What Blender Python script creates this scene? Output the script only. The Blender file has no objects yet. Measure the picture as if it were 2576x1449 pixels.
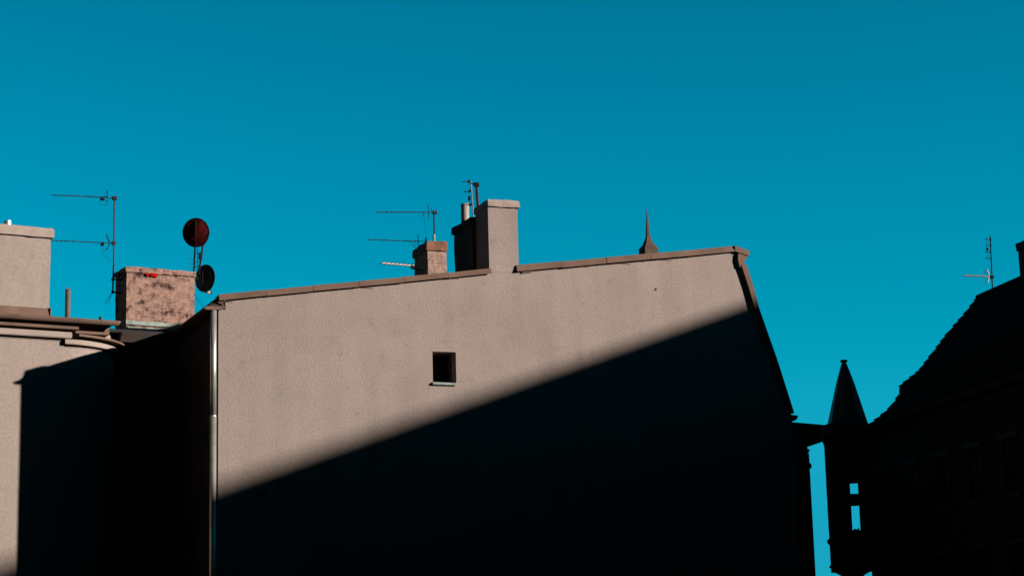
import bpy, bmesh, math, random
from mathutils import Vector, Matrix, noise
C = bpy.context.scene.collection
rad = math.radians
sc = bpy.context.scene
# ------------------------------------------------------------------ camera
PW, PH, FPX = 2576.0, 1449.0, 4950.0
AZ, PITCH, ROLL = rad(22.4), rad(11.0), rad(1.5)
CAM = Vector((-14.6, -58.8, 1.7))
fw = Vector((math.sin(AZ)*math.cos(PITCH), math.cos(AZ)*math.cos(PITCH), math.sin(PITCH)))
r0 = Vector((math.cos(AZ), -math.sin(AZ), 0)); u0 = r0.cross(fw)
rt = r0*math.cos(ROLL) - u0*math.sin(ROLL); up = u0*math.cos(ROLL) + r0*math.sin(ROLL)
cd = bpy.data.cameras.new('camera'); cam = bpy.data.objects.new('camera', cd); C.objects.link(cam)
cd.sensor_width = 36; cd.lens = 36*FPX/PW; cd.clip_start = .1; cd.clip_end = 6000
m = Matrix((rt, up, -fw)).transposed().to_4x4(); m.translation = CAM; cam.matrix_world = m
sc.camera = cam
# ------------------------------------------------------------------ sky, sun, exposure
SAZ, SEL = rad(52), rad(16.2)          # sun: degrees right of the gable's normal, elevation
w = bpy.data.worlds.new('World'); sc.world = w; w.use_nodes = True
nt = w.node_tree; N = nt.nodes; Lk = nt.links; N.clear()
sky = N.new('ShaderNodeTexSky'); sky.sky_type = 'NISHITA'; sky.sun_disc = False
sky.sun_elevation = SEL; sky.sun_rotation = math.pi-SAZ; sky.air_density = 1.0; sky.dust_density = 0; sky.ozone_density = 2.0
tc = N.new('ShaderNodeTexCoord'); sep = N.new('ShaderNodeSeparateXYZ'); Lk.new(tc.outputs['Generated'], sep.inputs[0])
ramp = N.new('ShaderNodeValToRGB'); Lk.new(sep.outputs['Z'], ramp.inputs[0])
def setramp(r, stops, mode='LINEAR'):
    r.color_ramp.interpolation = mode
    e = r.color_ramp.elements
    while len(e) > 1: e.remove(e[0])
    e[0].position, e[0].color = stops[0][0], (*stops[0][1], 1)
    for p, c in stops[1:]:
        q = e.new(p); q.color = (*c, 1)
SKYRAMP = [(0.0, (.01, .26, .5)), (.05, (.008, .265, .48)), (.075, (.008, .285, .45)), (.10, (.010, .33, .46)), (.13, (.006, .37, .45)), (.16, (0.0, .375, .425)), (.255, (0, .37, .41)), (.33, (0, .345, .38)), (.37, (0, .18, .20)), (.43, (0, .07, .08)), (.55, (0, .015, .02)), (1.0, (0, .008, .01))]
setramp(ramp, SKYRAMP)
mx = N.new('ShaderNodeMix'); mx.data_type = 'RGBA'; mx.blend_type = 'MULTIPLY'; mx.inputs[0].default_value = 1
Lk.new(sky.outputs[0], mx.inputs[6]); Lk.new(ramp.outputs[0], mx.inputs[7])
bg = N.new('ShaderNodeBackground'); bg.inputs[1].default_value = .15; Lk.new(mx.outputs[2], bg.inputs[0])
wo = N.new('ShaderNodeOutputWorld'); Lk.new(bg.outputs[0], wo.inputs[0])
sd = bpy.data.lights.new('sun', 'SUN'); sd.energy = 5.0; sd.angle = rad(.72); sd.color = (1, .93, .86)
so = bpy.data.objects.new('sun', sd); C.objects.link(so); so.location = (40, -60, 50)
SV = Vector((-math.sin(SAZ)*math.cos(SEL), math.cos(SAZ)*math.cos(SEL), -math.sin(SEL)))
so.rotation_euler = SV.to_track_quat('-Z', 'Y').to_euler()
sc.view_settings.view_transform = 'Standard'; sc.view_settings.look = 'None'
sc.view_settings.exposure = .8; sc.view_settings.gamma = 1
sc.render.engine = 'CYCLES'; sc.cycles.diffuse_bounces = 1

# ------------------------------------------------------------------ surveying helpers: a sight line of the photo met with a real plane
def ray(px, py): return (fw + rt*((px-PW/2)/FPX) + up*((PH/2-py)/FPX)).normalized()
class Frame:
    """a building's own axes: x along the wall, y into it, z up"""
    def __init__(s, o, deg):
        s.o = Vector((o[0], o[1], 0)); a = rad(deg)
        s.x = Vector((math.cos(a), math.sin(a), 0)); s.y = Vector((-math.sin(a), math.cos(a), 0)); s.deg = deg
    def W(s, x, y, z): return s.o + s.x*x + s.y*y + Vector((0, 0, z))
    def at(s, px, py, y=0.):
        d = ray(px, py); t = (y - (CAM-s.o).dot(s.y))/d.dot(s.y); p = CAM + d*t - s.o
        return (p.dot(s.x), p.z)
    def atx(s, px, py, x=0.):
        d = ray(px, py); t = (x - (CAM-s.o).dot(s.x))/d.dot(s.x); p = CAM + d*t - s.o
        return (p.dot(s.y), p.z)
GF = Frame((0, 0), 0)            # the gabled house
LF = Frame((-5.4, 4.05), 8)       # the house on the left

# ------------------------------------------------------------------ mesh helpers
class MB:
    def __init__(s, frame=GF): s.b = bmesh.new(); s.f = frame
    def v(s, x, y, z): return s.b.verts.new(s.f.W(x, y, z))
    def prism(s, pts, y0, y1):                    # polygon in (x,z) pushed along y
        a = [s.v(x, y0, z) for x, z in pts]; c = [s.v(x, y1, z) for x, z in pts]; n = len(pts)
        s.b.faces.new(a); s.b.faces.new(c[::-1])
        for i in range(n): s.b.faces.new((a[i], c[i], c[(i+1) % n], a[(i+1) % n]))
        return s
    def prismx(s, pts, x0, x1):                   # polygon in (y,z) pushed along x
        a = [s.v(x0, y, z) for y, z in pts]; c = [s.v(x1, y, z) for y, z in pts]; n = len(pts)
        s.b.faces.new(a); s.b.faces.new(c[::-1])
        for i in range(n): s.b.faces.new((a[i], c[i], c[(i+1) % n], a[(i+1) % n]))
        return s
    def prismz(s, pts, z0, z1):
        a = [s.v(x, y, z0) for x, y in pts]; c = [s.v(x, y, z1) for x, y in pts]; n = len(pts)
        s.b.faces.new(a); s.b.faces.new(c[::-1])
        for i in range(n): s.b.faces.new((a[i], c[i], c[(i+1) % n], a[(i+1) % n]))
        return s
    def box(s, x0, x1, y0, y1, z0, z1): return s.prism([(x0, z0), (x1, z0), (x1, z1), (x0, z1)], y0, y1)
    def rough(s, x0, x1, y0, y1, z0, z1, cell=.12, amp=.012, sc_=3.):    # a weathered box: gridded, its faces and edges uneven
        nx = max(1, round((x1-x0)/cell)); ny = max(1, round((y1-y0)/cell)); nz = max(1, round((z1-z0)/cell))
        vv = {}
        def g(i, j, k):
            if (i, j, k) not in vv:
                p = Vector((x0+(x1-x0)*i/nx, y0+(y1-y0)*j/ny, z0+(z1-z0)*k/nz))
                d = Vector((noise.noise(p*sc_), noise.noise(p*sc_+Vector((7, 3, 1))), noise.noise(p*sc_+Vector((1, 9, 4)))))*amp
                vv[(i, j, k)] = s.v(*(p+d))
            return vv[(i, j, k)]
        for i in range(nx):
            for j in range(ny):
                for k in (0, nz): s.b.faces.new((g(i, j, k), g(i+1, j, k), g(i+1, j+1, k), g(i, j+1, k)))
        for i in range(nx):
            for k in range(nz):
                for j in (0, ny): s.b.faces.new((g(i, j, k), g(i+1, j, k), g(i+1, j, k+1), g(i, j, k+1)))
        for j in range(ny):
            for k in range(nz):
                for i in (0, nx): s.b.faces.new((g(i, j, k), g(i, j+1, k), g(i, j+1, k+1), g(i, j, k+1)))
        return s
    def cap(s, x0, x1, y0, y1, z0, z1, r, amp=.012, cell=.12):   # a rendered chimney cap: upright band, rounded shoulders, uneven hand-made edges
        nx = max(2, round((x1-x0)/cell)); ny = max(2, round((y1-y0)/cell)); h = z1-z0
        lv = [(0, z0), (0, z0+.3*h), (0, z1-r)] + [(r*(1-math.cos(a)), z1-r+r*math.sin(a)) for a in (math.pi/8, math.pi/4, math.pi*3/8, math.pi/2)]
        rings = []
        for ins, z in lv:
            X0, X1, Y0, Y1 = x0+ins, x1-ins, y0+ins, y1-ins
            P = [(X0+(X1-X0)*i/nx, Y0) for i in range(nx)]+[(X1, Y0+(Y1-Y0)*i/ny) for i in range(ny)]+[(X1-(X1-X0)*i/nx, Y1) for i in range(nx)]+[(X0, Y1-(Y1-Y0)*i/ny) for i in range(ny)]
            R_ = []
            for x, y in P:
                q = Vector((x, y, z))*3.3; R_.append(s.v(x+noise.noise(q)*amp, y+noise.noise(q+Vector((5, 5, 5)))*amp, z+noise.noise(q+Vector((9, 2, 7)))*amp*1.3))
            rings.append(R_)
        n = len(rings[0])
        for A, B in zip(rings, rings[1:]):
            for k in range(n): s.b.faces.new((A[k], A[(k+1) % n], B[(k+1) % n], B[k]))
        s.b.faces.new(rings[0][::-1]); s.b.faces.new(rings[-1]); return s
    def tube(s, pts, r, n=8, world=False, caps=True):
        P = [p if world else s.f.W(*p) for p in pts]; rings = []
        rr = r if isinstance(r, (list, tuple)) else [r]*len(P)
        for i, p in enumerate(P):
            d = (P[min(i+1, len(P)-1)]-P[max(i-1, 0)]).normalized()
            a = d.cross(Vector((0, 0, 1)) if abs(d.z) < .95 else Vector((1, 0, 0))).normalized(); c = d.cross(a)
            rings.append([s.b.verts.new(p+(a*math.cos(2*math.pi*k/n)+c*math.sin(2*math.pi*k/n))*rr[i]) for k in range(n)])
        for A, B in zip(rings, rings[1:]):
            for k in range(n): s.b.faces.new((A[k], A[(k+1) % n], B[(k+1) % n], B[k]))
        if caps: s.b.faces.new(rings[0]); s.b.faces.new(rings[-1][::-1])
        return s
    def lathe(s, cx, cy, prof, n=16, rot=0.):      # profile of (radius, z)
        rings = [[s.v(cx+r*math.cos(rot+2*math.pi*k/n), cy+r*math.sin(rot+2*math.pi*k/n), z) for k in range(n)] for r, z in prof]
        for A, B in zip(rings, rings[1:]):
            for k in range(n): s.b.faces.new((A[k], A[(k+1) % n], B[(k+1) % n], B[k]))
        s.b.faces.new(rings[0][::-1]); s.b.faces.new(rings[-1]); return s
    def sweep(s, path, prof):                      # path of (x,y,nx,ny) with outward normals; profile of (out, z), closed
        rings = [[s.v(x+nx*o, y+ny*o, z) for o, z in prof] for x, y, nx, ny in path]; n = len(prof)
        for A, B in zip(rings, rings[1:]):
            for k in range(n): s.b.faces.new((A[k], A[(k+1) % n], B[(k+1) % n], B[k]))
        s.b.faces.new(rings[0]); s.b.faces.new(rings[-1][::-1]); return s
    def build(s, name, mat, parent=None, bevel=0, smooth=False, label=None):
        bmesh.ops.recalc_face_normals(s.b, faces=s.b.faces)
        if parent is None:
            o_ = Vector((sum(v.co.x for v in s.b.verts), sum(v.co.y for v in s.b.verts), 0))/len(s.b.verts)
            o_.z = min(v.co.z for v in s.b.verts); inv = Matrix.Translation(-o_)
        else: inv = WM[parent.name].inverted()
        bmesh.ops.transform(s.b, matrix=inv, verts=s.b.verts)
        me = bpy.data.meshes.new(name); s.b.to_mesh(me); s.b.free(); me.materials.append(mat)
        o = bpy.data.objects.new(name, me); C.objects.link(o)
        if parent: o.parent = parent; WM[o.name] = WM[parent.name]
        else: o.location = o_; WM[o.name] = Matrix.Translation(o_)
        if smooth:
            for p in me.polygons: p.use_smooth = True
        if bevel:
            b = o.modifiers.new('bevel', 'BEVEL'); b.width = bevel; b.segments = 2; b.limit_method = 'ANGLE'; b.angle_limit = rad(40)
        if label: o['label'] = label
        return o
WM = {}
def thing(name, label, cat, loc, deg=0, group=None):
    o = bpy.data.objects.new(name, None); C.objects.link(o); o.location = loc; o.rotation_euler = (0, 0, rad(deg)); o.empty_display_size = .3
    o['label'] = label; o['category'] = cat
    if group: o['group'] = group
    WM[o.name] = Matrix.Translation(Vector(loc)) @ Matrix.Rotation(rad(deg), 4, 'Z')
    return o
def tag(o, label, cat, group=None):
    o['label'] = label; o['category'] = cat
    if group: o['group'] = group
    return o

# ------------------------------------------------------------------ materials
def mat(name, base, rough=.8, metal=0., spec=.3, var=.12, vscale=1.5, fine=0., fscale=60., bump=0., bscale=60., stains=None, streak=0.):
    m = bpy.data.materials.new(name); m.use_nodes = True; t = m.node_tree; n = t.nodes; l = t.links
    p = n['Principled BSDF']; p.inputs['Roughness'].default_value = rough; p.inputs['Metallic'].default_value = metal
    p.inputs['Specular IOR Level'].default_value = spec
    g = n.new('ShaderNodeNewGeometry')
    a = n.new('ShaderNodeTexNoise'); a.inputs['Scale'].default_value = vscale; a.inputs['Detail'].default_value = 6; l.new(g.outputs['Position'], a.inputs['Vector'])
    r = n.new('ShaderNodeValToRGB'); setramp(r, [(.3, [c*(1-var) for c in base]), (.7, [c*(1+var) for c in base])]); l.new(a.outputs[0], r.inputs[0])
    col = r.outputs[0]
    def mul(col, src, lo, hi, c0, c1=(1, 1, 1)):
        rr = n.new('ShaderNodeValToRGB'); setramp(rr, [(lo, c0), (hi, c1)]); l.new(src, rr.inputs[0])
        x = n.new('ShaderNodeMix'); x.data_type = 'RGBA'; x.blend_type = 'MULTIPLY'; x.inputs[0].default_value = 1
        l.new(col, x.inputs[6]); l.new(rr.outputs[0], x.inputs[7]); return x.outputs[2]
    if fine:
        f = n.new('ShaderNodeTexNoise'); f.inputs['Scale'].default_value = fscale; f.inputs['Detail'].default_value = 3; l.new(g.outputs['Position'], f.inputs['Vector'])
        col = mul(col, f.outputs[0], .35, .65, (1-fine,)*3, (1+fine,)*3)
    if streak:
        mp = n.new('ShaderNodeMapping'); mp.inputs['Scale'].default_value = (1.6, 1.6, .12); l.new(g.outputs['Position'], mp.inputs[0])
        f = n.new('ShaderNodeTexNoise'); f.inputs['Scale'].default_value = 1.; f.inputs['Detail'].default_value = 5; l.new(mp.outputs[0], f.inputs['Vector'])
        col = mul(col, f.outputs[0], .35, .6, (1-streak,)*3)
    if stains:
        for sc_, lo, hi, c0 in stains:
            f = n.new('ShaderNodeTexNoise'); f.inputs['Scale'].default_value = sc_; f.inputs['Detail'].default_value = 7; f.inputs['Roughness'].default_value = .62; l.new(g.outputs['Position'], f.inputs['Vector'])
            col = mul(col, f.outputs[0], lo, hi, c0)
    l.new(col, p.inputs['Base Color'])
    if bump:
        f = n.new('ShaderNodeTexNoise'); f.inputs['Scale'].default_value = bscale; f.inputs['Detail'].default_value = 4; l.new(g.outputs['Position'], f.inputs['Vector'])
        b = n.new('ShaderNodeBump'); b.inputs['Strength'].default_value = 1.; b.inputs['Distance'].default_value = bump; l.new(f.outputs[0], b.inputs['Height']); l.new(b.outputs[0], p.inputs['Normal'])
    return m
M = {}
M['render'] = mat('gable_plaster', (.248, .194, .170), .95, spec=.1, var=.06, vscale=.6, fine=.09, fscale=15, bump=.010, bscale=16, streak=.07, stains=[(.35, .36, .5, (.93, .93, .94)), (1.3, .30, .42, (.9, .91, .92)), (.9, .42, .6, (.975, 1., .99)), (.55, .4, .62, (1.02, .99, .98)), (2.6, .33, .44, (.93, .93, .925)), (5., .24, .33, (.8, .8, .8))])
M['render_left'] = mat('left_plaster', (.25, .196, .168), .95, spec=.1, var=.04, vscale=.8, fine=.08, fscale=12, bump=.006, bscale=18, streak=.05)
M['moulding'] = mat('pale_moulding', (.27, .21, .178), .9, spec=.1, var=.05, fine=.06, fscale=14, bump=.004, bscale=20)
M['chim_plaster'] = mat('chimney_plaster', (.21, .167, .143), .95, spec=.1, var=.09, vscale=2, fine=.15, fscale=11, bump=.014, bscale=16)
M['sheet'] = mat('brown_sheet_metal', (.128, .078, .057), .75, spec=.06, var=.2, vscale=1.1, fine=.05, fscale=20, bump=.002, bscale=8)
M['spire_metal'] = mat('spire_metal', (.085, .052, .040), .75, spec=.06, var=.2, vscale=3)
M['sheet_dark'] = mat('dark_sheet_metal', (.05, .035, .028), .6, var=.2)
M['zinc'] = mat('galvanised_zinc', (.55, .53, .47), .36, metal=.75, var=.12, vscale=3)
M['lead'] = mat('grey_green_flashing', (.16, .19, .16), .6, var=.25, vscale=6, fine=.1, fscale=30)
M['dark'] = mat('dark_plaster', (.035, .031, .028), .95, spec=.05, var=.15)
M['sooty'] = mat('sooty_dark_brick', (.018, .016, .015), .95, spec=.05, var=.2)  # dark base keeps the out-of-view blocks from bouncing light
M['sooty_render'] = mat('sooty_render', (.05, .042, .038), .95, spec=.05, var=.2, vscale=3)  # rear stack and rear cap: their shade is put into this dark base
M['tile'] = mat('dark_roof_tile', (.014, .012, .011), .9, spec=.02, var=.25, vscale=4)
M['roofing'] = mat('roofing_felt', (.025, .025, .026), .95, spec=.05, var=.2)
M['frame'] = mat('dark_wood_frame', (.09, .06, .045), .6, var=.2, vscale=6)
M['alu'] = mat('weathered_aluminium', (.022, .015, .012), .7, spec=.1, metal=0., var=.25, vscale=8)
M['antenna'] = mat('dark_antenna_metal', (.007, .006, .006), .8, spec=.1, var=.3, vscale=10)
M['antenna_white'] = mat('pale_antenna_metal', (.5, .42, .36), .5, var=.2, vscale=10)
M['rust'] = mat('rusty_mast', (.045, .014, .009), .8, spec=.1, var=.4, vscale=8)
M['mast'] = mat('grey_mast', (.10, .10, .11), .5, metal=.2, var=.2)
M['dish_red'] = mat('dark_red_dish', (.10, .005, .003), .6, spec=.1, var=.35, vscale=5, stains=[(4, .4, .55, (.4, .3, .3))])
M['dish_dark'] = mat('dark_grey_dish', (.022, .026, .028), .45, spec=.3, var=.3, vscale=4)
M['black'] = mat('black_plastic', (.005, .005, .005), .8, spec=.1, var=.1)
M['pot'] = mat('pale_flue', (.27, .22, .175), .7, var=.12, vscale=5, fine=.06, fscale=30)
M['pipe_brown'] = mat('brown_pipe', (.10, .065, .05), .7, var=.2, vscale=6, fine=.1, fscale=30)
M['red'] = mat('bright_red_paint', (.30, .002, .001), .8, spec=.03, var=.1)
M['cable'] = mat('cable', (.006, .006, .006), .9, spec=.1, var=.1)
M['stone'] = mat('ground_asphalt', (.05, .05, .05), .95, var=.2, vscale=.5, fine=.1)
M['pot_orange'] = mat('ochre_plastic', (.35, .2, .09), .6, var=.1)
g_ = mat('window_glass', (.003, .003, .003), .5, spec=.02, var=.1); M['glass'] = g_

def brick_material(name, tones, mortar, plaster, plaster_lo, soot):
    m = bpy.data.materials.new(name); m.use_nodes = True; t = m.node_tree; n = t.nodes; l = t.links
    p = n['Principled BSDF']; p.inputs['Roughness'].default_value = .92; p.inputs['Specular IOR Level'].default_value = .1
    tcn = n.new('ShaderNodeTexCoord'); mp = n.new('ShaderNodeMapping'); mp.inputs['Rotation'].default_value = (rad(90), 0, 0)
    sx = n.new('ShaderNodeSeparateXYZ'); l.new(tcn.outputs['Object'], sx.inputs[0])
    ad = n.new('ShaderNodeMath'); ad.operation = 'ADD'; l.new(sx.outputs[0], ad.inputs[0]); l.new(sx.outputs[1], ad.inputs[1])
    cb = n.new('ShaderNodeCombineXYZ'); l.new(ad.outputs[0], cb.inputs[0]); l.new(sx.outputs[2], cb.inputs[1])
    nz = n.new('ShaderNodeTexNoise'); nz.inputs['Scale'].default_value = 5; l.new(tcn.outputs['Object'], nz.inputs['Vector'])
    ws = n.new('ShaderNodeVectorMath'); ws.operation = 'SCALE'; ws.inputs['Scale'].default_value = .03; l.new(nz.outputs['Color'], ws.inputs[0])
    wa = n.new('ShaderNodeVectorMath'); l.new(cb.outputs[0], wa.inputs[0]); l.new(ws.outputs[0], wa.inputs[1])
    br = n.new('ShaderNodeTexBrick'); l.new(wa.outputs[0], br.inputs['Vector']); br.inputs['Scale'].default_value = 1
    br.inputs['Brick Width'].default_value = .3; br.inputs['Row Height'].default_value = .11; br.inputs['Mortar Size'].default_value = .018; br.inputs['Bias'].default_value = 0
    br.inputs['Color1'].default_value = (*tones[0], 1); br.inputs['Color2'].default_value = (*tones[1], 1); br.inputs['Mortar'].default_value = (*mortar, 1)
    a = n.new('ShaderNodeTexNoise'); a.inputs['Scale'].default_value = 1.9; a.inputs['Detail'].default_value = 7; a.inputs['Roughness'].default_value = .6; l.new(tcn.outputs['Object'], a.inputs['Vector'])
    r = n.new('ShaderNodeValToRGB'); setramp(r, [(plaster_lo, (0, 0, 0)), (plaster_lo+.06, (1, 1, 1))]); l.new(a.outputs[0], r.inputs[0])
    pl = n.new('ShaderNodeTexNoise'); pl.inputs['Scale'].default_value = 7; pl.inputs['Detail'].default_value = 6; l.new(tcn.outputs['Object'], pl.inputs['Vector'])
    pr = n.new('ShaderNodeValToRGB'); setramp(pr, [(.3, [c*.62 for c in plaster]), (.65, [c*1.12 for c in plaster])]); l.new(pl.outputs[0], pr.inputs[0])
    x = n.new('ShaderNodeMix'); x.data_type = 'RGBA'; l.new(r.outputs[0], x.inputs[0]); l.new(br.outputs['Color'], x.inputs[6]); l.new(pr.outputs[0], x.inputs[7])
    sn = n.new('ShaderNodeTexNoise'); sn.inputs['Scale'].default_value = 3.4; sn.inputs['Detail'].default_value = 8; sn.inputs['Roughness'].default_value = .68
    l.new(tcn.outputs['Object'], sn.inputs['Vector'])
    sr = n.new('ShaderNodeValToRGB'); setramp(sr, [(soot, (.16, .13, .12)), (soot+.12, (1, 1, 1))]); l.new(sn.outputs[0], sr.inputs[0])
    y = n.new('ShaderNodeMix'); y.data_type = 'RGBA'; y.blend_type = 'MULTIPLY'; y.inputs[0].default_value = 1; l.new(x.outputs[2], y.inputs[6]); l.new(sr.outputs[0], y.inputs[7])
    l.new(y.outputs[2], p.inputs['Base Color'])
    b = n.new('ShaderNodeBump'); b.inputs['Distance'].default_value = .02; b.inputs['Strength'].default_value = .8
    mh = n.new('ShaderNodeMath'); mh.operation = 'MULTIPLY_ADD'; l.new(br.outputs['Fac'], mh.inputs[0]); mh.inputs[1].default_value = -.5; l.new(pl.outputs[0], mh.inputs[2])
    l.new(mh.outputs[0], b.inputs['Height']); l.new(b.outputs[0], p.inputs['Normal'])
    return m
M['brick'] = brick_material('sooty_brick', [(.26, .125, .09), (.18, .09, .068)], (.24, .175, .145), (.28, .168, .128), .455, .375)
M['brick2'] = brick_material('weathered_render', [(.2, .13, .10), (.18, .12, .095)], (.22, .16, .135), (.29, .19, .148), .33, .30)

# ------------------------------------------------------------------ ground
gb = MB(); gv = [gb.b.verts.new(Vector(p)) for p in ((-3000, -3000, 0), (3000, -3000, 0), (3000, 3000, 0), (-3000, 3000, 0))]; gb.b.faces.new(gv)
gr = gb.build('ground', M['stone']); gr['kind'] = 'structure'

# ------------------------------------------------------------------ the gabled house
A = GF.at
house = thing('gabled_house', 'pale plastered house with a big bare gable wall crossed by a diagonal shadow', 'house', (0, 0, 0))
XR, ZR = A(1992, 1046)                     # foot of the steep roof slope
XT, ZT = A(1850, 636); ZT += .04                      # top of the gable on the right
XL, ZL = A(549, 1000)[0], A(560, 757)[1]+.12
XN, ZN = A(567, 779)                       # notch that takes the gutter
zc1 = A(1235, 684)[1]+.04; xc0, xc1 = A(1229, 600)[0], A(1303, 600)[0]; zc2 = A(1300, 680)[1]
wx0, wx1 = A(1088.5, 930)[0], A(1147.5, 930)[0]; wz1 = A(1118, 885)[1]; wz0 = A(1118, 962)[1]
outline = [(XL, 0), (XL, ZN), (XN, ZN), (XN, ZL), (xc0, zc1), (xc1, zc2), (XT, ZT), (XR, ZR), (XR, 0)]
b = MB()
vs = [b.v(x, 0, z) for x, z in outline]; es = [b.b.edges.new((vs[i], vs[(i+1) % len(vs)])) for i in range(len(vs))]
hv = [b.v(x, 0, z) for x, z in ((wx0, wz0), (wx1, wz0), (wx1, wz1), (wx0, wz1))]; es += [b.b.edges.new((hv[i], hv[(i+1) % 4])) for i in range(4)]
bmesh.ops.triangle_fill(b.b, use_beauty=True, use_dissolve=False, edges=es)
DP = .42
hb = [b.v(x, DP, z) for x, z in ((wx0, wz0), (wx1, wz0), (wx1, wz1), (wx0, wz1))]
for i in range(4): b.b.faces.new((hv[i], hv[(i+1) % 4], hb[(i+1) % 4], hb[i]))
b.build('gable_wall', M['render'], house)
DEP = 12.
# other walls and roof (the roof climbs gently from the left eave to the ridge on the right, then drops steeply)
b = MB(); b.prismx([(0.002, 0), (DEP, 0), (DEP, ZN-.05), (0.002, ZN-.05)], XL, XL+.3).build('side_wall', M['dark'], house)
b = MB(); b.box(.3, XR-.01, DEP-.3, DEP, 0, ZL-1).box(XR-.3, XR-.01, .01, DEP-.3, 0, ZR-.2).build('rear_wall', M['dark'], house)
b = MB()
b.prism([(-.18, ZN+.05), (XN, ZL-.1), (xc0, zc1-.06), (XT-.05, ZT-.06), (XR-.05, ZR), (XR-.35, ZR-.05), (XT-.3, ZT-.4), (xc0, zc1-.4), (.2, ZN-.2)], .02, DEP+.2)
b.build('roof', M['roofing'], house)
# window
win = MB(); win.box(wx0-.001, wx1+.001, DP+.12, DP+.14, wz0, wz1)
wo_ = win.build('window', M['glass'], house)
fr = MB(); t_ = .055
fr.box(wx0, wx0+t_, DP+.03, DP+.11, wz0, wz1).box(wx1-t_, wx1, DP+.03, DP+.11, wz0, wz1).box(wx0+t_, wx1-t_, DP+.03, DP+.11, wz1-t_, wz1).box(wx0+t_, wx1-t_, DP+.03, DP+.11, wz0, wz0+t_)
fr.box(wx0-.02, wx0, DP, DP+.14, wz0-.02, wz1+.02).box(wx1, wx1+.02, DP, DP+.14, wz0-.02, wz1+.02).box(wx0, wx1, DP, DP+.14, wz1, wz1+.02)
fr.build('frame', M['frame'], wo_)
sl = MB(); sl.prismx([(-.085, wz0-.015), (-.085, wz0-.085), (-.075, wz0-.085), (-.075, wz0-.03), (.0-.002, wz0-.018), (DP+.03, wz0+.07), (DP+.03, wz0+.085), (-.002, wz0)], wx0-.03, wx1+.03)
sl.build('sill', M['lead'], wo_)
# coping: brown sheet-metal lengths with drip edge
def coping(p0, p1, n, seed, th0, th1):
    rnd = random.Random(seed); mb = MB()
    for i in range(n):
        a0, a1 = i/n, (i+1)/n
        q0 = (p0[0]+(p1[0]-p0[0])*a0, p0[1]+(p1[1]-p0[1])*a0); q1 = (p0[0]+(p1[0]-p0[0])*a1, p0[1]+(p1[1]-p0[1])*a1)
        j0, j1 = rnd.uniform(-.012, .012), rnd.uniform(-.012, .012); g = .006; ff = rnd.uniform(-.01, .006)
        ta, tb = th0+(th1-th0)*a0, th0+(th1-th0)*a1
        # section: front drip face leaning out towards its foot, shallow back fall
        sec = lambda x, z, th: [(x, -.125+ff, z-th), (x, -.055+ff, z), (x, .42, z-.02), (x, .42, z-.1), (x, .0+ff, z-.06), (x, -.11+ff, z-th)]
        A_ = [mb.v(*p) for p in sec(q0[0]+g, q0[1]+j0, ta)]; B_ = [mb.v(*p) for p in sec(q1[0]-g, q1[1]+j1, tb)]
        k = len(A_); mb.b.faces.new(A_); mb.b.faces.new(B_[::-1])
        for u in range(k): mb.b.faces.new((A_[u], B_[u], B_[(u+1) % k], A_[(u+1) % k]))
        # standing seam and fixing clips under the drip
        for c in range(3):
            if rnd.random() < .35:
                x = q0[0]+(q1[0]-q0[0])*rnd.random(); z = q0[1]+(q1[1]-q0[1])*((x-q0[0])/(q1[0]-q0[0]))-ta
                mb.box(x, x+rnd.uniform(.1, .5), -.02, -.003, z-.028, z-.012)
    return mb
tl0 = A(549, 741); tl1 = A(1234, 676.5)
coping(tl0, tl1, 6, 3, .205, .18).build('coping', M['sheet'], house)
tr0 = A(1297, 668); tr1 = A(1846, 620)
coping(tr0, tr1, 5, 5, .225, .21).build('coping', M['sheet'], house)
for q0, q1 in (((750, 731.5), (773, 729)), ((800, 726.5), (829, 723.5)), ((869, 719), (893, 716.5)), ((1312, 684), (1338, 681))):
    u, v_ = A(*q0), A(*q1); MB().prism([(u[0], u[1]-.06), (v_[0], v_[1]-.06), (v_[0], v_[1]-.02), (u[0], u[1]-.02)], -.055, .0-.002).build('batten', M['sheet'], house)
b = MB(); b.prism([A(1844, 619.5), A(1882, 633), A(1880, 646), A(1845, 634)], -.132, .42).build('coping_end', M['sheet'], house, bevel=.006)
b = MB(); b.prism([A(1853, 639), A(1876, 647), A(1866, 668), A(1857, 675), A(1852, 655)], -.13, .3).build('eave_bracket', M['sheet'], house, bevel=.006)
b = MB(); b.prism([A(1860, 668), A(1873, 667), A(1890, 722), A(1906, 781), A(1950, 905), A(1993, 1040), A(1984, 1040), A(1943, 915), A(1897, 790), A(1879, 725)], -.15, .3).build('verge_flashing', M['sheet'], house)
# gutter at the foot of the steep slope
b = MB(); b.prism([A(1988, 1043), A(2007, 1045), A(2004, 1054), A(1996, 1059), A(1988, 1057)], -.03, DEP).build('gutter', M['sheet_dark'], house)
# left eave: half-round gutter with its end cap, fascia tray and soffit
gx, gz = A(554, 751.5); gr_ = .15
half = [(gx+gr_*math.cos(a), gz+gr_*math.sin(a)) for a in [math.pi+math.pi*i/10 for i in range(11)]]
b = MB(); b.prism(half, -.03, 6.6).build('gutter', M['sheet'], house)
b = MB(); b.prism([A(512, 776), A(520, 770.5), A(567.5, 771), A(567.5, 775), A(556, 778), A(556, 780), A(520, 779.5)], -.05, 6.4).build('eave_tray', M['sheet'], house)
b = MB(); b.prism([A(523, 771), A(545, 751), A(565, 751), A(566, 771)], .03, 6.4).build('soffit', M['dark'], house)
b = MB(); b.tube([(gx+.03, -.01, gz-gr_), (gx+.11, -.04, gz-.27)], .018).build('gutter_bracket', M['sheet'], house)
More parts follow.
